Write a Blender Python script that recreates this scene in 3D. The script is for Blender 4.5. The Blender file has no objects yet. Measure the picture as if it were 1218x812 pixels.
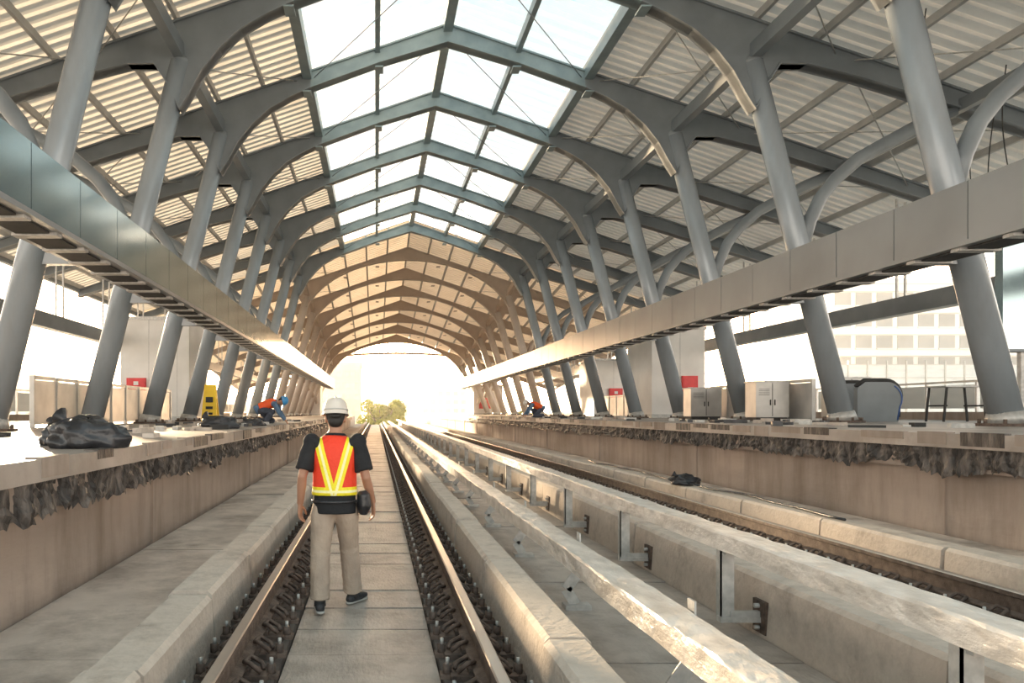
import bpy, math, random
from mathutils import Vector, Matrix, noise
random.seed(7)
scene = bpy.context.scene
scene.view_settings.view_transform = 'Standard'
F = 900.0; CX = 2.1; CAMZ = 1.66

# ------------------------------------------------------------------ materials
def mat(name, c1, c2=None, rough=.6, metal=0., scale=3., bump=0., bscale=None, detail=6, stretch=(1,1,1), trans=0., lo=.35, hi=.65, grime=0., gscale=.5, gcol=(.16,.12,.09), gstretch=(1,1,1)):
    m = bpy.data.materials.new(name); m.use_nodes = True
    nt = m.node_tree; N = nt.nodes; L = nt.links
    b = N['Principled BSDF']
    b.inputs['Roughness'].default_value = rough
    b.inputs['Metallic'].default_value = metal
    c2 = c2 or tuple(x*.85 for x in c1)
    tc = N.new('ShaderNodeTexCoord'); mp = N.new('ShaderNodeMapping')
    mp.inputs['Scale'].default_value = stretch
    L.new(tc.outputs['Object'], mp.inputs['Vector'])
    nz = N.new('ShaderNodeTexNoise'); nz.inputs['Scale'].default_value = scale
    nz.inputs['Detail'].default_value = detail
    L.new(mp.outputs[0], nz.inputs['Vector'])
    cr = N.new('ShaderNodeValToRGB')
    cr.color_ramp.elements[0].position = lo; cr.color_ramp.elements[1].position = hi
    cr.color_ramp.elements[0].color = (*c2, 1); cr.color_ramp.elements[1].color = (*c1, 1)
    L.new(nz.outputs['Fac'], cr.inputs['Fac'])
    col = cr.outputs['Color']
    if grime:
        m2 = N.new('ShaderNodeMapping'); m2.inputs['Scale'].default_value = gstretch; L.new(tc.outputs['Object'], m2.inputs['Vector'])
        n3 = N.new('ShaderNodeTexNoise'); n3.inputs['Scale'].default_value = gscale; n3.inputs['Detail'].default_value = 9; n3.inputs['Roughness'].default_value = .68
        L.new(m2.outputs[0], n3.inputs['Vector'])
        mr = N.new('ShaderNodeMapRange'); mr.inputs['From Min'].default_value=.45; mr.inputs['From Max'].default_value=.75; mr.inputs['To Max'].default_value=grime
        L.new(n3.outputs['Fac'], mr.inputs['Value'])
        mx = N.new('ShaderNodeMix'); mx.data_type='RGBA'; mx.inputs[7].default_value=(*gcol,1)
        L.new(mr.outputs[0], mx.inputs[0]); L.new(col, mx.inputs[6]); col = mx.outputs[2]
    L.new(col, b.inputs['Base Color'])
    if bump:
        n2 = N.new('ShaderNodeTexNoise'); n2.inputs['Scale'].default_value = bscale or scale*6
        n2.inputs['Detail'].default_value = 5
        L.new(mp.outputs[0], n2.inputs['Vector'])
        bp = N.new('ShaderNodeBump'); bp.inputs['Strength'].default_value = bump
        bp.inputs['Distance'].default_value = .03
        L.new(n2.outputs['Fac'], bp.inputs['Height']); L.new(bp.outputs[0], b.inputs['Normal'])
    if trans:
        t = N.new('ShaderNodeBsdfTranslucent'); L.new(col, t.inputs['Color'])
        mx = N.new('ShaderNodeMixShader'); mx.inputs[0].default_value = trans
        L.new(b.outputs[0], mx.inputs[1]); L.new(t.outputs[0], mx.inputs[2])
        L.new(mx.outputs[0], N['Material Output'].inputs['Surface'])
    return m

M = {}
M['conc'] = mat('concrete_light', (.72,.62,.54), (.50,.42,.36), .85, scale=1.3, bump=.45, bscale=14, grime=.8, gscale=1.5)
M['concwall'] = mat('concrete_wall', (.45,.36,.30), (.30,.24,.20), .85, scale=.9, bump=.35, bscale=12, stretch=(1,.35,1), grime=.75, gscale=1.2, gstretch=(1,1.5,.3))
M['slab'] = mat('track_slab', (.56,.49,.43), (.40,.35,.31), .5, scale=1.1, bump=.4, bscale=20, stretch=(2,.6,1), grime=.7, gscale=2.5)
M['base'] = mat('deck_base', (.12,.10,.085), (.07,.055,.048), .9, scale=3, bump=.3)
M['curb'] = mat('curb_concrete', (.76,.66,.57), (.55,.47,.40), .85, scale=2.2, bump=.4, bscale=25, grime=.8, gscale=2.2)
M['plat'] = mat('platform_floor', (.45,.385,.34), (.29,.25,.22), .5, scale=.8, bump=.25, grime=.65, gscale=1.3)
M['rough'] = mat('torn_edge', (.19,.16,.14), (.032,.027,.025), .5, scale=7, bump=.8, bscale=25, stretch=(1,1.8,.35), lo=.44, hi=.70)
M['rust'] = mat('rail_rust', (.20,.145,.115), (.11,.078,.062), .75, metal=.2, scale=12, bump=.3)
M['railtop'] = mat('rail_top', (.60,.53,.47), (.44,.38,.335), .32, metal=.6, scale=5, stretch=(1,.1,1))
M['clip'] = mat('clip_rust', (.17,.12,.095), (.075,.053,.043), .7, metal=.2, scale=20)
M['wrap'] = mat('plastic_wrapped_cover', (.84,.77,.70), (.58,.52,.46), .30, scale=4, bump=1., bscale=7, stretch=(2,1,2))
M['galv'] = mat('galvanised_steel', (.58,.56,.53), (.42,.41,.39), .45, metal=.3, scale=14)
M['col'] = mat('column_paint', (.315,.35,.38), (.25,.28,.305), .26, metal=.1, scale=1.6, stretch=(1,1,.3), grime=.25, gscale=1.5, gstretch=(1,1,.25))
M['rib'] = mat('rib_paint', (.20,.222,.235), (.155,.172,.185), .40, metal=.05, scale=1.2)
M['colfar'] = mat('column_paint_haze_tint', (.52,.45,.39), (.44,.38,.33), .4, scale=1.6)  # far columns: same steel, warm haze glow painted into the colour
M['ribfar'] = mat('rib_paint_haze_tint', (.44,.355,.285), (.37,.295,.235), .5, scale=1.2)  # far ribs: rib steel lightened, warm haze painted in
M['purl'] = mat('purlin_paint', (.50,.49,.47), (.41,.405,.39), .5, scale=2)
M['sky_beam'] = mat('skylight_frame_paint', (.27,.335,.35), (.20,.26,.275), .40, scale=2)
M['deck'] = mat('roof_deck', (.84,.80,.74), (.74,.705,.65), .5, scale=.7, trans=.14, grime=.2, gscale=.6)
M['deckfar'] = mat('roof_deck_glow_tint', (.92,.80,.66), (.84,.72,.58), .5, scale=.7, trans=.14, grime=.12, gscale=.6)  # far roof deck with the warm bounced sunlight put into its colour
M['slat'] = mat('skylight_panel', (.96,.98,.98), (.90,.95,.96), .4, scale=.8, trans=.8)
M['beampol'] = mat('polished_panel', (.36,.45,.47), (.28,.365,.385), .14, metal=.75, scale=.6)
M['beampan'] = mat('aluminium_panel', (.29,.30,.305), (.23,.235,.24), .33, metal=.3, scale=.6)
M['dark'] = mat('dark_recess', (.045,.042,.04), (.025,.024,.023), .7)
M['white'] = mat('white_wall', (.80,.77,.73), (.70,.67,.63), .6, scale=1)
M['red'] = mat('red_cabinet', (.74,.03,.03), (.60,.022,.022), .4)
M['black'] = mat('black_plastic', (.04,.04,.045), (.015,.015,.017), .32, scale=5, bump=.5, bscale=10)
M['steel'] = mat('stainless', (.58,.56,.53), (.45,.435,.415), .35, metal=.3, scale=2)
M['yellow'] = mat('yellow_plastic', (.90,.60,.02), (.80,.50,.01), .4)
M['blue'] = mat('blue_edge', (.05,.12,.34), (.03,.09,.26), .4)
M['bldA'] = mat('building_beige', (.72,.56,.40), (.64,.49,.34), .8, scale=.1)
M['bldW'] = mat('building_white', (.86,.82,.77), (.79,.75,.70), .8, scale=.1)
M['glassw'] = mat('building_window', (.42,.40,.37), (.33,.32,.30), .3, scale=.2)
M['net'] = mat('scaffold_net', (.72,.72,.69), (.60,.61,.59), .8, scale=.5, stretch=(1,1,4))
M['leaf'] = mat('tree_leaves', (.42,.40,.05), (.20,.22,.03), .6, scale=.7, trans=.3)
M['bark'] = mat('tree_bark', (.22,.15,.10), (.12,.08,.05), .9)
M['ground'] = mat('ground_mat', (.66,.62,.56), (.54,.50,.45), .9, scale=.05)
M['skin'] = mat('skin', (.42,.215,.135), (.34,.165,.10), .5, scale=6)
M['shirt'] = mat('black_shirt', (.016,.016,.018), (.009,.009,.011), .85, scale=9, bump=.4, bscale=12)
M['pants'] = mat('khaki_trousers', (.50,.395,.31), (.375,.295,.235), .85, scale=5, bump=.8, bscale=11, stretch=(1,1,.7))
M['bluecloth'] = mat('blue_workwear', (.12,.20,.30), (.07,.12,.20), .85, scale=8, bump=.3)
M['jean'] = mat('dark_trousers', (.07,.08,.11), (.04,.045,.06), .85, scale=8)
M['helmw'] = mat('white_helmet', (.72,.66,.59), (.64,.58,.52), .28, scale=4)
M['helmb'] = mat('blue_helmet', (.06,.30,.62), (.04,.24,.5), .28)
M['hair'] = mat('hair', (.015,.012,.01), (.008,.007,.006), .6)
M['shoe'] = mat('shoe', (.05,.05,.055), (.02,.02,.02), .6, scale=20)
M['sole'] = mat('sole', (.50,.48,.45), (.40,.38,.35), .7)

def vest_mat():
    m = bpy.data.materials.new('hi_vis_vest'); m.use_nodes = True
    nt = m.node_tree; N = nt.nodes; L = nt.links; b = N['Principled BSDF']; b.inputs['Roughness'].default_value=.6
    tc = N.new('ShaderNodeTexCoord'); sx = N.new('ShaderNodeSeparateXYZ'); L.new(tc.outputs['Object'], sx.inputs[0])
    def mt(op, a, bb=None):
        n = N.new('ShaderNodeMath'); n.operation = op
        for i, v in enumerate((a, bb)):
            if v is None: continue
            if isinstance(v, (int, float)): n.inputs[i].default_value = v
            else: L.new(v, n.inputs[i])
        return n.outputs[0]
    ax = mt('ABSOLUTE', sx.outputs['X'])
    line = mt('ADD', mt('MULTIPLY', mt('SUBTRACT', sx.outputs['Z'], 1.0), .275), .020)
    dist = mt('ABSOLUTE', mt('SUBTRACT', ax, line))
    vy = mt('LESS_THAN', dist, .038); vw = mt('LESS_THAN', dist, .011)
    dz = mt('ABSOLUTE', mt('SUBTRACT', sx.outputs['Z'], 1.0))
    hy = mt('LESS_THAN', dz, .036); hw = mt('LESS_THAN', dz, .010)
    Y = mt('MAXIMUM', vy, hy); Wt = mt('MAXIMUM', vw, hw)
    m1 = N.new('ShaderNodeMix'); m1.data_type='RGBA'; m1.inputs[6].default_value=(.80,.045,.012,1); m1.inputs[7].default_value=(.90,.74,.02,1)
    L.new(Y, m1.inputs[0])
    m2 = N.new('ShaderNodeMix'); m2.data_type='RGBA'; m2.inputs[7].default_value=(.95,.88,.45,1)
    L.new(Wt, m2.inputs[0]); L.new(m1.outputs[2], m2.inputs[6]); L.new(m2.outputs[2], b.inputs['Base Color'])
    nz = N.new('ShaderNodeTexNoise'); nz.inputs['Scale'].default_value=12; bp=N.new('ShaderNodeBump'); bp.inputs['Strength'].default_value=.6; bp.inputs['Distance'].default_value=.02
    L.new(nz.outputs['Fac'], bp.inputs['Height']); L.new(bp.outputs[0], b.inputs['Normal'])
    return m
M['vest'] = vest_mat()
M['vestplain'] = mat('orange_vest', (.85,.12,.02), (.75,.08,.015), .6, scale=8, bump=.3)

# ------------------------------------------------------------------ mesh builder
class MB:
    def __init__(s): s.v=[]; s.f=[]; s.m=[]; s.sm=[]; s.mats=[]
    def mi(s, k):
        if k not in s.mats: s.mats.append(k)
        return s.mats.index(k)
    def add(s, vs, fs, k, smooth=False):
        o=len(s.v); s.v += [tuple(v) for v in vs]; i=s.mi(k)
        for f in fs: s.f.append([o+a for a in f]); s.m.append(i); s.sm.append(smooth)
    def box(s, x0,x1,y0,y1,z0,z1,k, skew=None):
        vs=[(x,y,z) for z in (z0,z1) for y in (y0,y1) for x in (x0,x1)]
        s.add(vs, [(0,2,3,1),(4,5,7,6),(0,1,5,4),(2,6,7,3),(0,4,6,2),(1,3,7,5)], k)
    def obox(s, p0, p1, wdt, hgt, k, up=(0,0,1)):
        p0=Vector(p0); p1=Vector(p1); t=(p1-p0).normalized(); a=t.cross(Vector(up))
        if a.length<1e-4: a=t.cross(Vector((0,1,0)))
        a.normalize(); b=a.cross(t).normalized()
        vs=[]
        for p in (p0,p1):
            for sa,sb in ((-1,-1),(1,-1),(1,1),(-1,1)): vs.append(p+a*sa*wdt/2+b*sb*hgt/2)
        s.add(vs,[(0,1,2,3),(7,6,5,4),(0,4,5,1),(1,5,6,2),(2,6,7,3),(3,7,4,0)],k)
    def tube(s, pts, rad, k, n=8, side=None, smooth=True, cap=True):
        pts=[Vector(p) for p in pts]; R=len(pts)
        if not isinstance(rad,(list,tuple)): rad=[rad]*R
        rad=[r if isinstance(r,(list,tuple)) else (r,r) for r in rad]
        vs=[]; fs=[]; prev=None
        for i,p in enumerate(pts):
            t=(pts[min(i+1,R-1)]-pts[max(i-1,0)]).normalized()
            if side is not None: a=Vector(side)
            elif prev is not None: a=prev
            else: a=Vector((1,0,0)) if abs(t.x)<.9 else Vector((0,1,0))
            a=(a-t*a.dot(t)).normalized(); prev=a; b=t.cross(a)
            for j in range(n):
                an=2*math.pi*j/n; vs.append(p+a*math.cos(an)*rad[i][0]+b*math.sin(an)*rad[i][1])
        for i in range(R-1):
            for j in range(n):
                q=(j+1)%n; fs.append((i*n+j,i*n+q,(i+1)*n+q,(i+1)*n+j))
        if cap: fs.append(tuple(range(n-1,-1,-1))); fs.append(tuple((R-1)*n+j for j in range(n)))
        s.add(vs,fs,k,smooth)
    def ball(s, c, r, k, nu=16, nv=10, rot=None):
        c=Vector(c); r=r if isinstance(r,(tuple,list)) else (r,r,r)
        vs=[];fs=[]
        for i in range(nv+1):
            th=math.pi*(i/nv); th=min(max(th,.02),math.pi-.02)
            for j in range(nu):
                ph=2*math.pi*j/nu
                q=Vector((r[0]*math.sin(th)*math.cos(ph), r[1]*math.sin(th)*math.sin(ph), r[2]*math.cos(th)))
                if rot: q=rot@q
                vs.append(c+q)
        for i in range(nv):
            for j in range(nu):
                q=(j+1)%nu; fs.append((i*nu+j,(i+1)*nu+j,(i+1)*nu+q,i*nu+q))
        fs.append(tuple(range(nu))); fs.append(tuple(nv*nu+j for j in range(nu-1,-1,-1)))
        s.add(vs,fs,k,True)
    def mesh(s, name):
        me=bpy.data.meshes.new(name); me.from_pydata(s.v,[],s.f)
        for k in s.mats: me.materials.append(M[k])
        me.polygons.foreach_set('material_index',s.m); me.polygons.foreach_set('use_smooth',s.sm); me.update()
        return me
    def build(s, name, parent=None, bevel=0, loc=(0,0,0), remesh=0, smooth=0):
        ob=bpy.data.objects.new(name, s.mesh(name)); scene.collection.objects.link(ob); ob.location=loc
        if parent: ob.parent=parent
        if bevel:
            b=ob.modifiers.new('bevel','BEVEL'); b.width=bevel; b.segments=2; b.limit_method='ANGLE'
        if remesh:
            r=ob.modifiers.new('remesh','REMESH'); r.mode='VOXEL'; r.voxel_size=remesh; r.use_smooth_shade=True
            if smooth:
                q=ob.modifiers.new('smooth','SMOOTH'); q.factor=.5; q.iterations=smooth
        return ob
def inst(name, me, loc):
    ob=bpy.data.objects.new(name, me); scene.collection.objects.link(ob); ob.location=loc; return ob
def empty(name, loc=(0,0,0), rz=0):
    e=bpy.data.objects.new(name,None); scene.collection.objects.link(e); e.location=loc; e.rotation_euler[2]=rz; e.empty_display_size=.2; return e

YEND=78.0; DECK=100.0
FR=[3.75+4.6*i for i in range(17)]
def drop(y): return 0 if y<=45.2 else (y-45.2)/32.2*3.36
RIDGE=11.56+CAMZ
def roofz(w,y): return RIDGE-.34*abs(w)-drop(y)

# ------------------------------------------------------------------ ground and deck
b=MB(); b.box(-400,400,-60,700,-9.2,-9,'ground'); b.build('ground')
b=MB(); b.box(-2.8,6.9,-3,DECK,-.6,-.03,'base'); b.build('floor')
def slabs(name,x0,x1,z,k,L=1.25,y0=-1,y1=DECK,gap=.022):
    b=MB(); y=y0
    while y<y1:
        dz=random.uniform(-.008,.008); l=L if y<60 else L*6
        b.box(x0,x1,y,min(y+l-gap,y1),-.05,z+dz,k); y+=l
    return b.build(name)
slabs('track_slab',-.60,.40,0,'slab',.62)
slabs('track_slab',3.64,4.63,0,'slab',.62)
slabs('walkway_slab',-2.62,-1.46,.12,'conc',1.9)
slabs('walkway_slab',5.49,6.68,.22,'conc',1.9)
slabs('drain_slab',1.23,2.83,.0,'slab',1.2)
def curb(name,x0,x1,z,L,ph=0):
    b=MB(); y=-1+ph
    while y<DECK-L:
        c=.03; a=y; e=y+L-.045; z1=z+random.uniform(-.015,.015); xo=random.uniform(-.012,.012)
        prof=[(x0-.03,-.03),(x0+.0,z1-c),(x0+c,z1),(x1-c,z1),(x1,z1-c),(x1+.03,-.03)]
        vs=[(px+xo,yy,pz) for yy in (a,e) for px,pz in prof]
        n=6; fs=[tuple(range(n)),tuple(range(2*n-1,n-1,-1))]+[(j,n+j,n+(j+1)%n,(j+1)%n) for j in range(n)]
        b.add(vs,fs,'curb'); y+=L
    return b.build(name)
curb('concrete_curb',-1.42,-1.12,.42,1.55)
curb('concrete_curb',.93,1.19,.42,2.3,.6)
curb('concrete_curb',5.15,5.45,.42,1.9,.3)
curb('concrete_plinth_wall',2.87,3.12,.45,4.6,.2)

# ------------------------------------------------------------------ rails
def rail(x):
    b=MB(); z0=.115
    prof=[(-.07,0),(.07,0),(.07,.012),(.012,.03),(.012,.13),(.036,.142),(.036,.175),(.028,.183),(-.028,.183),(-.036,.175),(-.036,.142),(-.012,.13),(-.012,.03),(-.07,.012)]
    n=len(prof); vs=[(x+px,yy,z0+pz) for yy in (-1,DECK-1) for px,pz in prof]
    for j in range(n):
        b.add([vs[j],vs[(j+1)%n],vs[n+(j+1)%n],vs[n+j]],[(0,1,2,3)],'railtop' if j in (6,7,8) else 'rust')
    b.box(x-.24,x+.24,-1,DECK-1,-.04,.05,'base')
    y=2.6
    while y<56:
        b.box(x-.20,x+.20,y-.09,y+.09,.05,.085,'clip'); b.box(x-.09,x+.09,y-.08,y+.08,.085,.115,'clip')
        for s in (-1,1):
            b.tube([(x+s*.16,y-.06,.10),(x+s*.10,y-.07,.155),(x+s*.055,y-.02,.15),(x+s*.08,y+.05,.165),(x+s*.15,y+.06,.12),(x+s*.17,y,.105)],.016,'clip',n=5)
            b.tube([(x+s*.215,y+.0,.045),(x+s*.215,y,.13)],.028,'clip',n=6)
            b.tube([(x+s*.215,y+.0,.13),(x+s*.215,y,.17)],.013,'galv',n=5)
            b.box(x+s*.215-.045,x+s*.215+.045,y-.045,y+.045,.05,.075,'rust')
        y+=.40
    return b.build('railway_rail')
for x in (-.85,.65,3.38,4.88): rail(x)

# third-rail covers and brackets
def third(x0,x1,z0,z1,name,post_side,y0):
    b=MB(); y=-1; n=8; vs=[]; fs=[]; i=0
    xm=(x0+x1)/2
    while y<DECK-5:
        c=.012
        prof=[(x0,z0),(x0,z1-c),(x0+c,z1),(xm,z1+.004),(x1-c,z1),(x1,z1-c),(x1,z0),(xm,z0-.003)]
        a=.005 if y<40 else .0
        sw=1+(.06*math.sin(y*1.7) if y<40 else 0)
        vs+=[(xm+(px-xm)*sw+random.uniform(-a,a),y,pz+random.uniform(-a,a)) for px,pz in prof]
        if i:
            for j in range(n): fs.append(((i-1)*n+j,(i-1)*n+(j+1)%n,i*n+(j+1)%n,i*n+j))
        i+=1; y+= .16 if y<30 else 1.0
    fs.append(tuple(range(n))); fs.append(tuple((i-1)*n+j for j in range(n)))
    b.add(vs,fs,'wrap',False)
    y=y0
    while y<75:
        if post_side=='floor':
            xp=x1+.015
            b.box(xp,xp+.012,y-.045,y+.045,z0-.16,z1+.05,'galv')
            b.obox((xp,y,z0-.15),(xp-.10,y,.16),.09,.012,'galv',up=(0,1,0))
            b.obox((xp-.10,y,.16),(xp-.02,y,.03),.09,.012,'galv',up=(0,1,0))
            b.box(xp-.12,xp+.10,y-.07,y+.07,-.03,.035,'galv')
            b.box(xp-.15,xp+.01,y-.03,y+.03,z0-.04,z0,'galv')
        else:
            xp=x0+.06
            b.box(xp-.05,xp+.05,y-.006,y+.006,.13,z0+.02,'galv')
            b.box(xp-.05,xp-.04,y-.006,y+.07,.13,z0+.02,'galv')
            b.box(xp-.06,2.86,y-.03,y+.04,.11,.15,'galv')
            b.box(xp+.02,2.86,y-.02,y+.02,.15,.19,'galv')
            b.box(2.835,2.865,y-.09,y+.09,.03,.27,'clip')
            for zz in (.07,.23): b.tube([(2.80,y,zz),(2.86,y,zz)],.018,'galv',n=6)
            b.box(xp-.03,xp+.11,y-.05,y+.05,z0-.03,z0,'galv')
        y+=2.3
    return b.build(name)
third(1.48,1.70,.45,.59,'third_rail_cover','floor',4.12-2.3+.0)
third(2.54,2.76,.64,.77,'third_rail_cover','wall',3.30)

# loose cable lying along the right-hand curb
b=MB(); pts=[]; y=8.5
while y<19:
    pts.append((5.34+.06*math.sin(y*1.3)+.03*math.sin(y*4.1),y,.45+.006*math.sin(y*3))); y+=.2
b.tube(pts,.016,'black',n=6); b.build('loose_cable')

# ------------------------------------------------------------------ platforms
def platform(side):
    if side<0: ex,z,out=-2.35,1.33,-16.0
    else: ex,z,out=6.42,1.42,20.2
    d=side
    def bx(b,xa,xb,*r): b.box(min(xa,xb),max(xa,xb),*r)
    b=MB()
    bx(b,ex,out,-2,YEND,z-.16,z,'plat')
    bx(b,ex+d*.30,ex+d*.55,-2,YEND,-.6,z-.16,'concwall')
    bx(b,ex+d*.55,out,-2,YEND,z-.9,z-.16,'dark')
    y=2.0
    while y<YEND:
        bx(b,ex+d*.27,ex+d*.30,y,y+.35,-.03,z-.2,'concwall'); y+=6.9
    bx(b,ex+d*.10,ex+d*.31,-2,YEND,z-.42,z-.16,'concwall')
    o=b.build('platform',bevel=0)
    b=MB(); vs=[];fs=[];i=0;y=-1;R=7
    while y<60:
        bot=z-.42+.10*noise.noise(Vector((y*1.1,side*9,0)))+random.uniform(-.04,.04)
        for r in range(R):
            t=r/(R-1); zz=(z-.15)*(1-t)+bot*t
            off=.07*noise.noise(Vector((y*6,zz*4,side*3)))+random.uniform(-.02,.02)
            vs.append((ex+d*(.06+off*.9),y,zz))
        if i:
            for r in range(R-1): fs.append(((i-1)*R+r,(i-1)*R+r+1,i*R+r+1,i*R+r))
        i+=1; y+=.05 if y<20 else .15
    b.add(vs,fs,'rough',False); b.build('torn_waterproofing_strip')
    b=MB(); y=-1
    while y<50:
        l=random.uniform(.2,.9); 
        if random.random()<.75:
            hh=random.uniform(.005,.02)
            bx(b,ex-d*random.uniform(.0,.015),ex+d*random.uniform(.03,.12),y,y+l,z-random.uniform(.05,.15),z+hh,'rough' if random.random()<.45 else 'concwall')
        y+=l+random.uniform(0,.25)
    b.build('mortar_crust')
platform(-1); platform(1)

for s,z in ((-1,1.33),(1,1.42)):
    b=MB(); x=CX+s*15.4
    b.box(x-.1,x+.1,-2,YEND,z,z+.25,'concwall')
    y=0
    while y<YEND:
        b.box(x-.03,x+.03,y,y+.06,z+.25,z+1.15,'steel'); b.box(x-.012,x+.012,y+.1,y+1.9,z+.35,z+1.05,'net'); y+=2
    b.box(x-.04,x+.04,-2,YEND,z+1.12,z+1.18,'steel')
    b.build('parapet_railing')
for x in (-2.9,6.9):
    b=MB(); b.box(x-.1,x+.1,YEND+.1,DECK,-.6,1.1,'conc'); b.box(x-.16,x+.16,YEND+.1,DECK,1.1,1.2,'conc'); b.build('viaduct_parapet')

# ------------------------------------------------------------------ steel frames
def T(w): return 11.3+CAMZ-.34*abs(w)
def near_bottom(w):
    w=abs(w)
    P=[(0,10.75),(2,10.15),(4,9.42),(4.6,9.15),(5.2,8.80),(5.7,8.35),(6.1,7.85),(6.4,7.3),(6.62,6.95),(6.9,7.55),(7.2,8.0),(7.8,8.0),(9,7.7),(11.5,6.92),(16.2,5.45)]
    for (a,p),(c,q) in zip(P,P[1:]):
        if w<=c: return CAMZ+p+(q-p)*(w-a)/(c-a)
    return CAMZ+P[-1][1]
def far_bottom(w):
    w=abs(w)
    if w<=6.7: return CAMZ+5.9+4.55*math.sqrt(max(0,1-(w/6.98)**2))
    return near_bottom(w)+0
def rib_mesh(name, bf, kin, kout):
    b=MB()
    ws=[0,.7,1.4,2,2.7,3.4,4,4.3,4.6,4.9,5.2,5.45,5.7,5.9,6.1,6.25,6.4,6.52,6.62,6.9,7.2,7.8,8.3,9,10.2,11.5,13,14.6,16.2]
    full=[-w for w in reversed(ws[1:])]+ws
    for wa,wb in zip(full,full[1:]):
        k=kin if max(abs(wa),abs(wb))<=4.01 else kout
        for (hw,fa,fb,ga,gb) in ((.13,T(wa),T(wb),bf(wa),bf(wb)),(.21,bf(wa)+.05,bf(wb)+.05,bf(wa),bf(wb)),(.19,T(wa),T(wb),T(wa)-.05,T(wb)-.05)):
            vs=[(CX+wa,-hw,ga),(CX+wb,-hw,gb),(CX+wb,-hw,fb),(CX+wa,-hw,fa),(CX+wa,hw,ga),(CX+wb,hw,gb),(CX+wb,hw,fb),(CX+wa,hw,fa)]
            b.add(vs,[(0,1,2,3),(7,6,5,4),(0,4,5,1),(3,2,6,7)],k)
    for s in (-1,1):
        P=[(7.75,3.7),(7.95,4.4),(8.2,4.95),(8.55,5.4),(9.1,5.88),(9.7,6.22),(10.4,6.60),(11.3,6.98)]
        b.tube([(CX+s*w,0,h+CAMZ) for w,h in P],.15,kout,n=10)
        for w in (2,4.1):
            b.box(CX+s*w-.12,CX+s*w+.12,-.23,.23,T(w)-.62,T(w)-.58,kin)
    return b.mesh(name)
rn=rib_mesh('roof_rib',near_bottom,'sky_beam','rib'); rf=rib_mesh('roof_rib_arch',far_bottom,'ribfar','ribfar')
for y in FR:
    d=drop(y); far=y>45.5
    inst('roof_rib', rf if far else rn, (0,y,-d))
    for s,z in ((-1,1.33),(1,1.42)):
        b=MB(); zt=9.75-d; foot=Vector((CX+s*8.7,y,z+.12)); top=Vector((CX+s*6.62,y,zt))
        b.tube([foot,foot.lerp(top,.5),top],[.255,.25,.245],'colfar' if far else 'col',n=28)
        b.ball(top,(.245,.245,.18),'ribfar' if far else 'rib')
        b.tube([(CX+s*8.72,y,z),(CX+s*8.72,y,z+.05)],.46,'clip',n=20,smooth=False)
        b.tube([(CX+s*8.71,y,z+.05),(CX+s*8.69,y,z+.26)],[.33,.27],'galv',n=24)
        for a in range(8):
            an=a*math.pi/4; b.tube([(CX+s*8.72+.39*math.cos(an),y+.39*math.sin(an),z+.04),(CX+s*8.72+.39*math.cos(an),y+.39*math.sin(an),z+.12)],.03,'rust',n=6)
        b.box(min(CX+s*6.85,CX+s*7.95),max(CX+s*6.85,CX+s*7.95),y-.09,y+.09,4.18,4.42,'beampan')
        b.build('steel_column')

def long_beam(b,w,off,wd,ht,k,ys):
    for ya,yb in zip(ys,ys[1:]):
        za,zb=roofz(w,ya)-off,roofz(w,yb)-off
        b.obox((CX+w,ya,za),(CX+w,yb,zb),wd,ht,k)
ys_all=[1.5]+FR+[78.5]
b=MB()
for w in (5.4,6.7,8.1,9.5,10.9,12.3,13.7,15.1,16.1):
    for s in (-1,1): long_beam(b,s*w,.16,.09,.18,'purl',ys_all)
for w in (0,1.35,2.7,4.05):
    for s in ((1,) if w==0 else (-1,1)): long_beam(b,s*w,.16,.10,.18,'purl',[45.2]+FR[10:]+[78.5])
b.build('roof_purlin')
b=MB(); yn=[1.5]+[y for y in FR if y<46]
for w,wd,ht in ((0,.26,.42),(2.05,.14,.26),(-2.05,.14,.26),(4.1,.26,.40),(-4.1,.26,.40)): long_beam(b,w,.28,wd,ht,'sky_beam',yn)
b.build('skylight_frame')
b=MB()
for s in (-1,1):
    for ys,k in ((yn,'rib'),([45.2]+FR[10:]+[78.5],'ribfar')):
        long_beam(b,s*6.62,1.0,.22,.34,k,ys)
        long_beam(b,s*11.4,.62,.16,.28,k,ys)
        long_beam(b,s*16.2,.22,.2,.34,k,ys)
b.build('longitudinal_girder')
b=MB()
for ya,yb in zip(FR,FR[1:]):
    for s in (-1,1):
        for wa,wb in ((4.3,8.6),(8.6,4.3),(8.8,13.5),(13.5,8.8)):
            b.tube([(CX+s*wa,ya,roofz(wa,ya)-.42),(CX+s*wb,yb,roofz(wb,yb)-.42)],.016,'galv',n=5)
        if yb<46:
            b.tube([(CX,ya,roofz(0,ya)-.5),(CX+s*4.0,yb,roofz(4,yb)-.5)],.014,'rib',n=5)
b.build('tie_rod')
# temporary cables hanging from the roof above the right platform
b=MB()
for (x,y,zb,sw) in ((12.0,13.6,5.6,.5),(12.6,14.4,4.9,-.4),(13.5,16.2,5.0,.3),(13.9,16.9,4.2,-.5),(14.6,18.5,4.4,.4),(11.2,15.4,6.0,-.3),(15.2,19.5,3.9,.3)):
    zt=roofz(x-CX,y)-.25
    b.tube([(x+sw*math.sin(t*math.pi)*.6*(t),y+.15*math.sin(t*5),zt+(zb-zt)*t) for t in [i/14 for i in range(15)]],.013,'dark',n=5)
b.build('hanging_cable')

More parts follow.
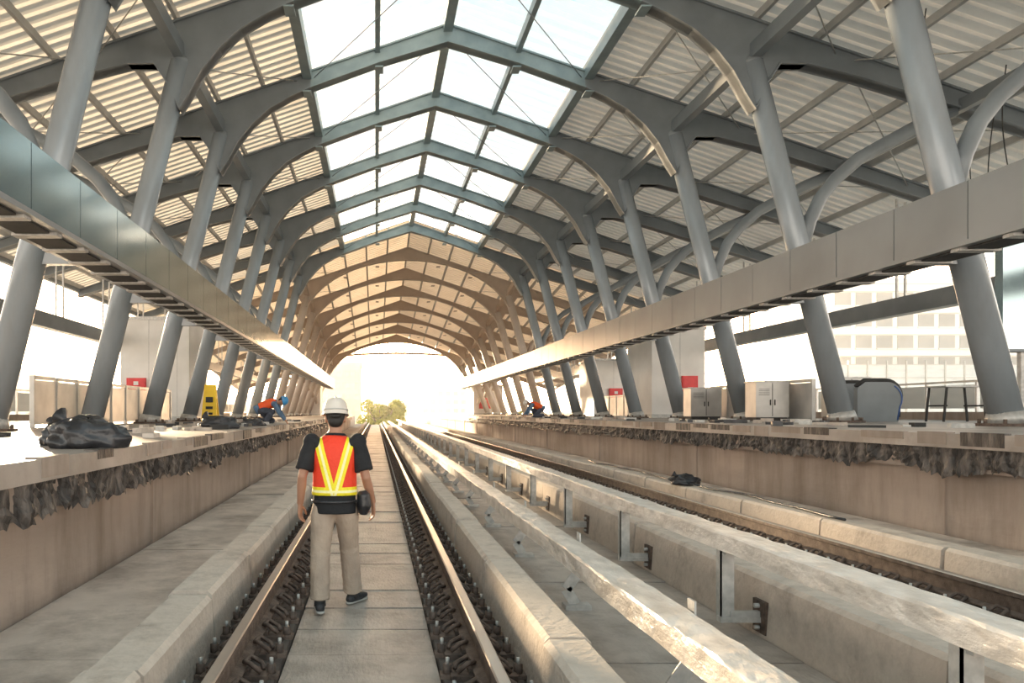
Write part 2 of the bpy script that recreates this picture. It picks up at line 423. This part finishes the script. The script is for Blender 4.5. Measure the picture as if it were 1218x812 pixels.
def corr(name,w0,w1,ya,yb,k):
    for s in (-1,1):
        b=MB(); vs=[];fs=[];y=ya;i=0;pat=(0,0,.055,.055);st=(.15,.04,.15,.04)
        while y<yb:
            z=pat[i%4]
            for w in (w0,w1): vs.append((CX+s*w,y,roofz(w,y)+z-.05))
            if i: fs.append((2*i-2,2*i-1,2*i+1,2*i))
            y+=st[i%4]; i+=1
        b.add(vs,fs,k); b.build(name)
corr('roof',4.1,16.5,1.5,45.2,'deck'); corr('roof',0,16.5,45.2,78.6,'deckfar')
b=MB()
y=1.6
while y<45:
    for s in (-1,1):
        z0=roofz(0,y)+.02; z1=roofz(4.1,y)+.02
        vs=[(CX+s*.1,y,z0),(CX+s*4.0,y,z1),(CX+s*4.0,y+.33,z1+.04),(CX+s*.1,y+.33,z0+.04)]
        b.add(vs,[(0,1,2,3)],'slat')
    y+=.575
b.build('skylight_louvre')

for s in (-1,1):
    b=MB(); k='beampol' if s<0 else 'beampan'
    def bx(wa,wb,*r): b.box(min(CX+s*wa,CX+s*wb),max(CX+s*wa,CX+s*wb),*r)
    bx(6.33,6.88,4.5,76,4.08,4.90,'dark')
    y=4.6
    while y<76:
        bx(6.28,6.92,y,y+1.51,4.11,4.94,k)
        y+=1.53
    bx(6.24,6.96,4.5,76,4.03,4.10,'beampan')
    y=4.7
    while y<76:
        bx(6.38,6.82,y,y+.62,4.0,4.028,'dark'); bx(6.3,6.9,y+.66,y+.84,3.985,4.03,'galv'); y+=.92
    b.build('platform_services_beam')
    b=MB()
    bx(13.1,13.45,4,74,4.5,5.0,'rib')
    for y in FR:
        for w in (13.15,13.4): bx(w-.025,w+.025,y-.03,y+.03,5.0,T(w)-.6-drop(y),'galv')
    b.build('hanging_cable_tray')

b=MB(); y=77.9; prev=None
for i in range(-12,13):
    w=i*.85; zt=roofz(w,78)-.35; zb=CAMZ+4.3+1.75*math.sqrt(max(0,1-(w/10.6)**2))
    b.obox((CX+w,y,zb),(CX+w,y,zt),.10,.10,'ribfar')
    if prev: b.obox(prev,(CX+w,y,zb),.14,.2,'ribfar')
    prev=(CX+w,y,zb)
b.build('end_gable_truss')

# ------------------------------------------------------------------ platform rooms
def room(name,x0,x1,y0,y1,z0,z1,cabs):
    e=empty(name,(0,0,0))
    b=MB(); b.box(x0,x1,y0,y1,z0,z1,'white'); b.box(x0-.06,x1+.06,y0-.06,y1+.06,z1-.14,z1,'galv')
    b.box(x0-.015,x1+.015,y0-.015,y1+.015,z0,z0+.15,'galv')
    xx=x0+1.2
    while xx<x1: b.box(xx-.01,xx+.01,y0-.008,y0,z0+.15,z1-.14,'galv'); xx+=1.2
    for (a,c,zz,zw) in cabs:
        b.box(a,c,y0-.14,y0-.02,zz,zw,'red'); b.box(a+.04,c-.04,y0-.155,y0-.14,zz+.04,zw-.04,'red')
        cxm=(a+c)/2; b.box(cxm-.1,cxm+.1,y0-.16,y0-.155,zz+(zw-zz)*.62,zz+(zw-zz)*.62+.16,'white'); b.tube([(c-.09,y0-.16,(zz+zw)/2),(c-.09,y0-.19,(zz+zw)/2)],.025,'steel',n=8)
    b.build('shell',parent=e)
room('service_room',11.75,14.0,32.2,35.3,1.42,5.3,[(13.0,13.65,1.50,3.2)])
room('service_room',13.2,15.05,45.8,49,1.42,4.9,[(14.1,14.9,2.2,3.1)])
room('service_room',9.5,12.3,73.4,76.6,1.42,4.3,[(10.0,11.2,2.0,3.1)])
room('service_room',-10.8,-7.9,32,35.4,1.33,5.7,[(-10.5,-9.7,2.3,3.1)])
room('service_room',-8.8,-5.4,73.4,76.6,1.33,4.2,[(-7.2,-6.2,1.9,3.0)])

# ------------------------------------------------------------------ barriers, escalator, trestle
def barrier(x,y0,y1,z):
    b=MB(); y=y0
    while y<=y1:
        b.box(x-.05,x+.05,y-.04,y+.04,z,z+1.12,'steel')
        if y+1.3<=y1+.1:
            b.box(x-.02,x+.02,y+.06,y+1.14,z+.10,z+1.02,'steel'); b.box(x-.03,x+.03,y+.04,y+1.16,z+1.04,z+1.12,'steel'); b.box(x-.03,x+.03,y+.04,y+1.16,z+.06,z+.1,'steel')
        y+=1.2
    b.build('steel_barrier')
barrier(11.5,19.9,27,1.42); barrier(-7.35,16.2,27,1.33)
barrier(12.6,36,43,1.42)
for i,(x,y,wd,h) in enumerate(((10.35,20.6,.9,1.05),(10.2,24.5,1.0,1.0),(13.6,22.5,1.1,1.25))):
    b=MB(); b.box(x,x+wd,y,y+.6,1.52,1.42+h,'steel'); b.box(x-.03,x+wd+.03,y-.03,y+.63,1.42+h,1.46+h,'galv'); b.box(x+.03,x+wd-.03,y+.03,y+.57,1.42,1.52,'dark')
    b.box(x+wd/2-.008,x+wd/2+.008,y-.005,y,1.55,1.40+h,'dark')
    for q in (-.06,.06): b.box(x+wd/2+q-.01,x+wd/2+q+.01,y-.03,y,1.85,2.0,'dark')
    for q in range(5): b.box(x+.08,x+wd/2-.08,y-.006,y,2.12+q*.04,2.13+q*.04,'dark')
    b.build('equipment_cabinet')
e=empty('escalator_end',(12.1,19,1.42))
for yy,nm in ((0,'balustrade_near'),(1.1,'balustrade_far')):
    prof=[(0,0),(0,.85),(.2,1.0),(.75,1.0)]+[(.75+.38*math.sin(a*math.pi/12),.62+.38*math.cos(a*math.pi/12)) for a in range(1,9)]+[(1.02,.0)]
    b=MB(); n=len(prof); vs=[(px,yy+q,pz) for q in (0,.16) for px,pz in prof]
    b.add(vs,[tuple(range(n)),tuple(range(2*n-1,n-1,-1))]+[(j,n+j,n+(j+1)%n,(j+1)%n) for j in range(n)],'rib')
    b.tube([(px,yy+.08,pz+.04) for px,pz in prof[1:-1]]+[(1.06,yy+.08,.12)],.055,'dark',n=8)
    b.tube([(px-.02,yy-.005,pz-.05) for px,pz in prof[5:-1]]+[(1.0,yy-.005,.05)],.018,'blue',n=6)
    b.build(nm,parent=e)
b=MB(); b.box(0,1.02,.16,1.1,0,.12,'galv'); b.build('tread_plate',parent=e)
b=MB(); b.box(14.1,15.1,18.7,19.4,2.28,2.32,'galv')
for x in (14.15,15.05):
    for yy in (18.75,19.35): b.obox((x,yy,2.28),(x+(.08 if x>14.5 else -.08),yy,1.42),.04,.04,'dark')
    b.box(x-.02,x+.02,18.75,19.35,1.8,1.84,'dark')
b.build('trestle_table')
b=MB(); b.box(12.35,13.3,14.9,15.1,2.9,5.7,'beampol'); b.box(12.75,12.9,14.95,15.05,1.42,2.9,'galv'); b.box(12.3,13.35,14.85,15.15,5.7,5.8,'rib'); b.box(12.3,13.35,14.85,15.15,2.85,2.9,'rib'); b.build('information_board')
b=MB()
b.add([(-.24,-.15,0),(.24,-.15,0),(.17,0,1.15),(-.17,0,1.15),(-.24,-.12,0),(.24,-.12,0),(.17,.02,1.15),(-.17,.02,1.15)],[(0,1,2,3),(7,6,5,4),(0,4,5,1),(1,5,6,2),(3,2,6,7),(0,3,7,4)],'yellow')
b.add([(-.24,.25,0),(.24,.25,0),(.17,.05,1.15),(-.17,.05,1.15),(-.24,.28,0),(.24,.28,0),(.17,.07,1.15),(-.17,.07,1.15)],[(3,2,1,0),(4,5,6,7),(0,1,5,4),(1,2,6,5),(3,7,6,2),(0,4,7,3)],'yellow')
for i,(a,c) in enumerate(((.25,.32),(.42,.5),(.62,.78))): b.box(-.1,.1,-.135-.0,-.06,a,c,'dark')
b.build('caution_floor_sign',loc=(-4.95,22.6,1.33))

def bag(name,loc,sx,sy,sz,seed,k='black'):
    b=MB(); vs=[];fs=[];nu=44;nv=26
    for i in range(nv+1):
        th=math.pi*min(max(i/nv,.01),.99)
        for j in range(nu):
            ph=2*math.pi*j/nu
            q=Vector((math.sin(th)*math.cos(ph),math.sin(th)*math.sin(ph),math.cos(th)))
            nn=1+.30*noise.noise(q*1.9+Vector((seed,0,0)))+.20*abs(noise.noise(q*4+Vector((0,seed,0))))-.05+.06*noise.noise(q*9)
            p=Vector((q.x*sx,q.y*sy,q.z*sz))*nn
            p.z=max(p.z,-sz*.42)+sz*.42
            vs.append(p)
    for i in range(nv):
        for j in range(nu): q=(j+1)%nu; fs.append((i*nu+j,(i+1)*nu+j,(i+1)*nu+q,i*nu+q))
    b.add(vs,fs,k,True)
    b.tube([(-sx*.5,0,sz*1.0),(-sx*.58,0,sz*1.32),(-sx*.72,.02,sz*1.5)],[.05*sx/.3,.02*sx/.3,.07*sx/.3],k,n=10)
    return b.build(name,loc=loc)
bag('black_garbage_bag',(-2.66,7.0,1.33),.38,.26,.20,1.3)
bag('black_garbage_bag',(-3.15,7.6,1.33),.18,.2,.17,4.1)
bag('black_garbage_bag',(-3.15,15.2,1.33),.40,.3,.18,2.2)
bag('black_garbage_bag',(-2.95,18.2,1.33),.28,.25,.12,5.2)
bag('tool_bag',(5.3,13.0,.42),.26,.2,.12,3.3)
for sd,z,(xa,xb),(ya,yb),n in ((-1,1.33,(-5.4,-2.9),(9,28),60),(1,1.42,(6.9,9.9),(11,34),60)):
    b=MB()
    for i in range(n):
        x=random.uniform(xa,xb); y=random.uniform(ya,yb); l=random.uniform(.1,.5); a=random.uniform(0,3); h=random.uniform(.03,.09)
        b.obox((x,y,z+h/2),(x+l*math.cos(a),y+l*math.sin(a),z+h/2),random.uniform(.06,.15),h,random.choice(['dark','galv','conc','black']))
    b.build('construction_debris')

# ------------------------------------------------------------------ city
def building(name,x0,x1,y0,y1,z1,k,fw,fh,ww,wh,start=-9,rows=None):
    b=MB(); b.box(x0,x1,y0,y1,start,z1,k); b.box(x0-.3,x1+.3,y0-.3,y1+.3,z1,z1+.8,k)
    z=z1-fh
    r=0
    while z>max(start,-2) and (rows is None or r<rows):
        x=x0+.8
        while x+ww<x1: b.box(x,x+ww,y0-.08,y0+.1,z,z+wh,'glassw'); b.box(x-.1,x+ww+.1,y0-.25,y0,z-.2,z,k); x+=fw
        b.box(x0,x1,y0-.35,y0,z+wh+.15,z+wh+.45,k)
        z-=fh; r+=1
    b.build(name)
building('apartment_building',-16,-4,200,215,14,'bldA',2.4,3,1.4,1.4)
building('apartment_building',-28,-17,240,260,12,'bldW',2.4,3,1.4,1.4)
building('office_tower',-4,16,330,350,24,'bldW',3,3.4,1.8,1.6)
building('office_tower',18,36,300,330,15,'bldW',3,3.4,1.8,1.6)
building('office_block',72,104,120,140,22,'bldW',3.3,3.4,2.5,2.0,rows=4)
building('office_block',106,140,128,150,17,'bldW',3.3,3.4,2.5,2.0,rows=4)
building('office_block',46,70,170,190,12,'bldW',3.0,3.4,1.8,1.8)
b=MB()
b.box(70,110,117,117.3,-9,9,'net')
for x in range(70,111,3): b.box(x-.08,x+.08,116.8,117,-9,9.6,'galv')
for z in range(-7,10,2): b.box(70,110,116.85,117,z-.06,z+.06,'galv')
b.build('scaffolding')
for i,(x0,x1,y,z) in enumerate(((-96,-90,200,13),(-88,-80,230,8),(-112,-101,210,9),(-75,-62,260,9),(-60,-42,280,7),(-130,-116,220,12))):
    building('distant_building',x0,x1,y,y+12,z,'bldW',2.6,3.2,1.4,1.4)
def tree(name,x,y,r,ztop):
    b=MB(); b.tube([(x,y,-9),(x+.2,y,-5),(x,y,ztop-r*.9)],[.5,.35,.2],'bark',n=10)
    for i in range(7):
        a=i*.9; b.tube([(x,y,ztop-r*1.4),(x+r*.6*math.cos(a),y+r*.6*math.sin(a),ztop-r*.5)],[.15,.05],'bark',n=6)
    cl=[(Vector((x+random.uniform(-.7,.7)*r,y+random.uniform(-.6,.6)*r,ztop-r*.55+random.uniform(-.55,.22)*r)),random.uniform(.22,.34)*r) for _ in range(30)]
    for c,rr in cl:
        for _ in range(420):
            d=Vector((random.gauss(0,1),random.gauss(0,1),random.gauss(0,1))).normalized(); p=c+d*rr*random.uniform(.75,1)
            u=Vector((random.gauss(0,1),random.gauss(0,1),random.gauss(0,1))).normalized()*.10; v=u.cross(d).normalized()*.10
            b.add([p-u-v,p+u-v,p+u+v,p-u+v],[(0,1,2,3)],'leaf')
    b.build(name)
tree('tree',1.0,112,3.8,3.9); tree('tree',-16,130,4,2.4); tree('tree',30,140,4.5,2.4)

# backlit haze hanging at the far end of the station and over the city (real scattering volume)
hz=bpy.data.materials.new('haze'); hz.use_nodes=True; hn=hz.node_tree; hn.nodes.clear()
ho=hn.nodes.new('ShaderNodeOutputMaterial'); hv=hn.nodes.new('ShaderNodeVolumeScatter')
hv.inputs['Color'].default_value=(1,.93,.84,1); hv.inputs['Density'].default_value=.0010; hv.inputs['Anisotropy'].default_value=.55
hn.links.new(hv.outputs[0],ho.inputs['Volume']); M['haze']=hz
b=MB(); b.box(-140,160,46,360,-8.9,45,'haze'); b.build('atmospheric_haze')

# ------------------------------------------------------------------ people
def hand(b,w,d,side,k='skin',curl=.35,thumb=1):
    w=Vector(w); d=Vector(d).normalized(); s=Vector(side); s=(s-d*s.dot(d)).normalized(); nrm=d.cross(s)*thumb
    b.tube([w-d*.02,w+d*.02,w+d*.06,w+d*.095],[(.026,.019),(.034,.017),(.041,.016),(.038,.013)],k,n=14,side=s)
    for off,L,ph in ((.031,.072,.0),(.0105,.082,.05),(-.0105,.076,.1),(-.031,.058,.15)):
        p=w+d*.088+s*off; pts=[p]; ang=curl*.4+ph
        dd=d
        for seg in (.42,.32,.26):
            dd=(d*math.cos(ang)+nrm*math.sin(ang)+s*off*.8).normalized(); p=p+dd*L*seg*1.05; pts.append(p); ang+=curl+.08
        b.tube(pts,[.0095,.009,.0082,.007],k,n=8)
    p=w+d*.025+s*.030
    b.tube([p,p+d*.025+s*.025+nrm*.012,p+d*.055+s*.035+nrm*.022,p+d*.08+s*.032+nrm*.03],[.013,.011,.010,.008],k,n=8)

def make_person(name,loc,rz,J,shirt,pants,vest,helmet,short=True,vestmat='vestplain'):
    e=empty(name,loc,rz)
    V={k:Vector(v) for k,v in J.items()}
    side=(V['shR']-V['shL']).normalized()
    hd=V['headdir'].normalized()
    up=(V['head']-V['neck']).normalized()
    hr=hd.cross(up).normalized()
    fw=up.cross(hr).normalized()
    R=Matrix((hr,fw,up)).transposed()
    pel,ch,nk,he=V['pelvis'],V['chest'],V['neck'],V['head']
    b=MB()
    b.tube([pel-(ch-pel).normalized()*.06,pel,pel.lerp(ch,.5),ch,ch.lerp(nk,.6),nk],[(.13,.10),(.155,.11),(.135,.10),(.16,.11),(.12,.08),(.055,.055)],'skin',n=20,side=side)
    b.tube([ch.lerp(nk,.75),nk,he-up*.03],[(.07,.065),(.056,.058),(.055,.06)],'skin',n=16,side=side)
    b.ball(he,(.076,.095,.112),'skin',rot=R); b.ball(he+fw*.03-up*.055,(.058,.062,.06),'skin',rot=R)
    b.tube([he+fw*.085+up*.015,he+fw*.112-up*.018,he+fw*.09-up*.03],[.010,.016,.012],'skin',n=8)
    for s in (-1,1): b.ball(he+hr*s*.080-up*.012-fw*.005,(.012,.022,.034),'skin',rot=R)
    b.tube([he+fw*.088-up*.058-hr*.022,he+fw*.094-up*.058,he+fw*.088-up*.058+hr*.022],.008,'skin',n=6)
    for S in 'LR':
        sh,el,wr=V['sh'+S],V['el'+S],V['wr'+S]
        b.tube([sh,sh.lerp(el,.4),el,el.lerp(wr,.3),wr],[.055,.047,.038,.040,.027],'skin',n=14)
        b.ball(el,.038,'skin')
        hn=V['hd'+S]; hand(b,wr,hn,V.get('th'+S,Vector((0,1,0))),thumb=(1 if S=='L' else -1))
        hp,kn,an=V['hp'+S],V['kn'+S],V['an'+S]
        b.tube([hp,kn,an],[.085,.055,.04],'skin',n=14); b.ball(kn,.055,'skin')
    b.build('body',parent=e,remesh=.0055,smooth=2)
    b=MB()
    for s in (-1,1):
        b.ball(he+fw*.084+hr*s*.031+up*.008,(.012,.009,.008),'white',rot=R,nu=10,nv=6); b.ball(he+fw*.0915+hr*s*.031+up*.008,(.005,.004,.005),'hair',rot=R,nu=8,nv=6)
        b.tube([he+fw*.088+hr*s*.018+up*.026,he+fw*.085+hr*s*.045+up*.026],.004,'hair',n=6)
    b.build('face_details',parent=e)
    b=MB(); b.ball(he+up*.02-fw*.012,(.083,.097,.100),'hair',rot=R); b.ball(he-up*.035-fw*.045,(.066,.053,.06),'hair',rot=R)
    b.build('hair',parent=e,remesh=.008,smooth=2)
    b=MB(); vs=[];fs=[];n=28; HX,HY=.106,.130
    prof=[(1.0,.0),(1.0,.03),(.97,.058),(.88,.09),(.70,.118),(.42,.135),(.1,.141)]
    base=he+up*.028
    for r,h in prof:
        for j in range(n):
            a=2*math.pi*j/n; vs.append(base+hr*math.cos(a)*HX*r+fw*math.sin(a)*HY*r+up*h)
    for i in range(len(prof)-1):
        for j in range(n): fs.append((i*n+j,i*n+(j+1)%n,(i+1)*n+(j+1)%n,(i+1)*n+j))
    fs.append(tuple((len(prof)-1)*n+j for j in range(n)))
    b.add(vs,fs,helmet,True)
    vs=[];fs=[]
    for (r,h) in ((.98,.012),(1.09,-.004),(1.09,-.010),(.98,.002)):
        for j in range(n):
            a=2*math.pi*j/n; ex=.05*max(0,math.sin(a))**2; vs.append(base+hr*math.cos(a)*HX*r+fw*math.sin(a)*(HY*r+(ex if r>1 else 0))+up*(h-ex*.3))
    for i in range(3):
        for j in range(n): fs.append((i*n+j,i*n+(j+1)%n,(i+1)*n+(j+1)%n,(i+1)*n+j))
    b.add(vs,fs,helmet,True)
    b.tube([base+fw*math.sin(a)*(HY+.002)+hr*math.cos(a)*(HX+.002)+up*.03 for a in [math.pi*t/12 for t in range(13,24)]],.006,'galv',n=5)
    b.tube([base-fw*.112-up*.01,base-fw*.108-up*.045],[(.05,.008),(.035,.012)],'hair',n=10,side=hr)
    b.tube([base-fw*.1+up*.10,base-fw*.05+up*.136,base+up*.147,base+fw*.05+up*.136,base+fw*.1+up*.10],.010,helmet,n=8)
    b.build('helmet',parent=e)
    b=MB()
    pb=pel-(ch-pel).normalized()*.12
    b.tube([pb,pel+(ch-pel)*.1,pel.lerp(ch,.5),ch,ch.lerp(nk,.55),ch.lerp(nk,.9)],[(.182,.136),(.178,.130),(.167,.126),(.185,.130),(.165,.105),(.078,.078)],shirt,n=24,side=side)
    for S in 'LR':
        sh,el,wr=V['sh'+S],V['el'+S],V['wr'+S]
        b.ball(sh,.074,shirt)
        if short: b.tube([sh.lerp(ch,.35),sh,sh.lerp(el,.4),sh.lerp(el,.82)],[.085,.076,.074,.078],shirt,n=18)
        else: b.tube([sh.lerp(ch,.35),sh,sh.lerp(el,.5),el,el.lerp(wr,.5),el.lerp(wr,.93)],[.085,.074,.062,.055,.048,.042],shirt,n=18)
    b.build('shirt',parent=e,remesh=.008,smooth=4)
    b=MB()
    b.tube([pel+(ch-pel)*.12,pel-(ch-pel).normalized()*.02,V['hpL'].lerp(V['hpR'],.5)-(ch-pel).normalized()*.06],[(.155,.115),(.172,.128),(.170,.13)],pants,n=24,side=side)
    for S in 'LR':
        hp,kn,an=V['hp'+S],V['kn'+S],V['an'+S]
        b.tube([hp.lerp(pel,.15),hp.lerp(kn,.25),hp.lerp(kn,.6),kn,kn.lerp(an,.35),kn.lerp(an,.7),kn.lerp(an,.97)],[.10,.106,.093,.083,.082,.080,.078],pants,n=20)
        b.ball(kn,.083,pants)
        tl=Vector((0,.006,0))
        for q,rr in ((.05,.092),(.30,.088),(.62,.087),(.80,.088),(.90,.089)):
            b.tube([kn.lerp(an,q-.035)-tl,kn.lerp(an,q),kn.lerp(an,q+.035)+tl],[.070,rr,.070],pants,n=18)
        for q,rr in ((.35,.110),(.75,.096)):
            b.tube([hp.lerp(kn,q-.04),hp.lerp(kn,q)+tl*1.5,hp.lerp(kn,q+.04)],[.080,rr,.080],pants,n=18)
    b.build('trousers',parent=e,remesh=.008,smooth=3)
    for S,nm in (('L','shoe_left'),('R','shoe_right')):
        an=V['an'+S]; td=V['toe'+S].normalized(); sd=td.cross(Vector(V.get('shup'+S,(0,0,1)))).normalized(); upn=sd.cross(td).normalized()
        b=MB(); g=an-upn*.045
        b.tube([g-td*.075,g-td*.05,g+td*.02,g+td*.10,g+td*.17,g+td*.205],[(.022,.02),(.036,.042),(.040,.045),(.046,.034),(.042,.024),(.018,.012)],'shoe',n=18,side=sd)
        b.tube([an+upn*.02,an-upn*.035],[.045,.05],'shoe',n=16)
        g2=g-upn*.032
        b.tube([g2-td*.082,g2-td*.06,g2+td*.02,g2+td*.10,g2+td*.17,g2+td*.215],[(.02,.010),(.038,.013),(.041,.013),(.049,.013),(.045,.012),(.016,.009)],'sole',n=18,side=sd)
        b.build(nm,parent=e)
    if vest:
        b=MB()
        lo=pel.lerp(ch,.10)
        pts=[lo,pel.lerp(ch,.35),pel.lerp(ch,.65),ch,ch.lerp(nk,.35),ch.lerp(nk,.62),ch.lerp(nk,.80)]
        rd=[(.192,.150),(.185,.144),(.184,.143),(.194,.146),(.192,.140),(.162,.118),(.10,.095)]
        b.tube(pts,rd,vestmat,n=36,side=side,cap=False)
        o=b.build('hi_vis_vest',parent=e)
        sm=o.modifiers.new('sub','SUBSURF'); sm.levels=2; sm.render_levels=2
        so=o.modifiers.new('solid','SOLIDIFY'); so.thickness=.008
    return e

J=dict(pelvis=(0,0,.93),chest=(.0,.01,1.27),neck=(.005,.03,1.50),head=(.005,.045,1.61),headdir=(-.05,1,-.05),
 shL=(-.195,.01,1.405),shR=(.195,.01,1.405),elL=(-.265,-.06,1.12),elR=(.262,-.05,1.11),wrL=(-.288,.0,.885),wrR=(.32,.08,.89),
 hdL=(-.02,.12,-1),hdR=(.05,.15,-1),thL=(.3,1,0),thR=(-.3,1,0),
 hpL=(-.09,0,.89),hpR=(.09,0,.89),knL=(-.12,.0,.49),knR=(.115,.18,.51),anL=(-.115,-.10,.095),anR=(.145,.24,.085),toeL=(-.12,1,0),toeR=(.65,1,0))
w=make_person('construction_worker',(-.345,6.34,0.006),0,J,'shirt','pants',True,'helmw',True,'vest')
b=MB(); b.tube([(.235,.0,1.0),(.24,.0,.97),(.245,.0,.87),(.24,.0,.80)],[(.03,.05),(.055,.085),(.065,.09),(.035,.07)],'black',n=18,side=(1,0,0))
b.tube([(.187*math.cos(a),.145*math.sin(a),.915) for a in [math.pi*2*t/24 for t in range(25)]],.012,'black',n=6); b.build('waist_pouch',parent=w,remesh=.006,smooth=2)

Jk=dict(pelvis=(0,-.28,.42),chest=(0,.02,.56),neck=(0,.24,.60),head=(0,.35,.63),headdir=(0,.75,-.65),
 shL=(-.19,.17,.55),shR=(.19,.17,.55),elL=(-.24,.28,.32),elR=(.24,.30,.30),wrL=(-.18,.42,.12),wrR=(.16,.46,.10),
 hdL=(.1,.6,-.8),hdR=(-.1,.6,-.8),thL=(1,.2,0),thR=(-1,.2,0),
 hpL=(-.10,-.26,.38),hpR=(.10,-.26,.38),knL=(-.16,.05,.09),knR=(.17,.10,.34),anL=(-.14,-.36,.08),anR=(.15,-.08,.08),toeL=(0,-.8,-.35),toeR=(.1,1,0),shupL=(0,-.35,.8))
make_person('kneeling_worker',(-2.95,21.0,1.335),-math.pi/2,Jk,'bluecloth','jean',True,'helmb',False)
make_person('kneeling_worker',(6.95,33.0,1.425),math.pi/2,Jk,'bluecloth','jean',True,'helmw',False)

# ------------------------------------------------------------------ light
az=math.radians(24); el=math.radians(8)
src=Vector((-math.sin(az)*math.cos(el),math.cos(az)*math.cos(el),math.sin(el)))
gl=Vector((0.0,1,.06)).normalized()
W=bpy.data.worlds.new('world'); scene.world=W; W.use_nodes=True
nt=W.node_tree; N=nt.nodes; L=nt.links; bg=N['Background']
tc=N.new('ShaderNodeTexCoord'); sx=N.new('ShaderNodeSeparateXYZ'); L.new(tc.outputs['Generated'],sx.inputs[0])
cr=N.new('ShaderNodeValToRGB'); L.new(sx.outputs['Z'],cr.inputs['Fac'])
E=cr.color_ramp.elements; E[0].position=0; E[0].color=(1,.89,.76,1); E[1].position=.8; E[1].color=(.16,.20,.21,1)
q=E.new(.17); q.color=(.92,.84,.74,1)
q=E.new(.27); q.color=(.19,.24,.25,1)
q=E.new(.5); q.color=(.135,.19,.208,1)
dp=N.new('ShaderNodeVectorMath'); dp.operation='DOT_PRODUCT'; L.new(tc.outputs['Generated'],dp.inputs[0]); dp.inputs[1].default_value=gl
mx=N.new('ShaderNodeMath'); mx.operation='MAXIMUM'; L.new(dp.outputs['Value'],mx.inputs[0]); mx.inputs[1].default_value=0
pw=N.new('ShaderNodeMath'); pw.operation='POWER'; L.new(mx.outputs[0],pw.inputs[0]); pw.inputs[1].default_value=8
mr=N.new('ShaderNodeMapRange'); mr.interpolation_type='SMOOTHSTEP'; L.new(sx.outputs['Z'],mr.inputs['Value'])
mr.inputs['From Min'].default_value=.10; mr.inputs['From Max'].default_value=.25; mr.inputs['To Min'].default_value=1; mr.inputs['To Max'].default_value=0
ml=N.new('ShaderNodeMath'); ml.operation='MULTIPLY'; L.new(pw.outputs[0],ml.inputs[0]); L.new(mr.outputs[0],ml.inputs[1])
sc=N.new('ShaderNodeVectorMath'); sc.operation='SCALE'; sc.inputs[0].default_value=(7.5,4.2,1.9); L.new(ml.outputs[0],sc.inputs['Scale'])
ad=N.new('ShaderNodeVectorMath'); ad.operation='ADD'; L.new(cr.outputs[0],ad.inputs[0]); L.new(sc.outputs[0],ad.inputs[1])
L.new(ad.outputs[0],bg.inputs['Color']); bg.inputs['Strength'].default_value=4.7
sl=bpy.data.lights.new('sun','SUN'); sl.energy=30; sl.color=(1,.74,.46); sl.angle=math.radians(3)
so=bpy.data.objects.new('sun',sl); scene.collection.objects.link(so)
so.rotation_euler=src.to_track_quat('Z','Y').to_euler()

cam=bpy.data.cameras.new('camera'); co=bpy.data.objects.new('camera',cam); scene.collection.objects.link(co)
co.location=(0,0,CAMZ); co.rotation_euler=(math.radians(90),0,0)
cam.sensor_width=36; cam.lens=F/1218*36; cam.shift_x=(609-447)/1218; cam.shift_y=(490-406)/1218; cam.clip_end=2000
scene.camera=co
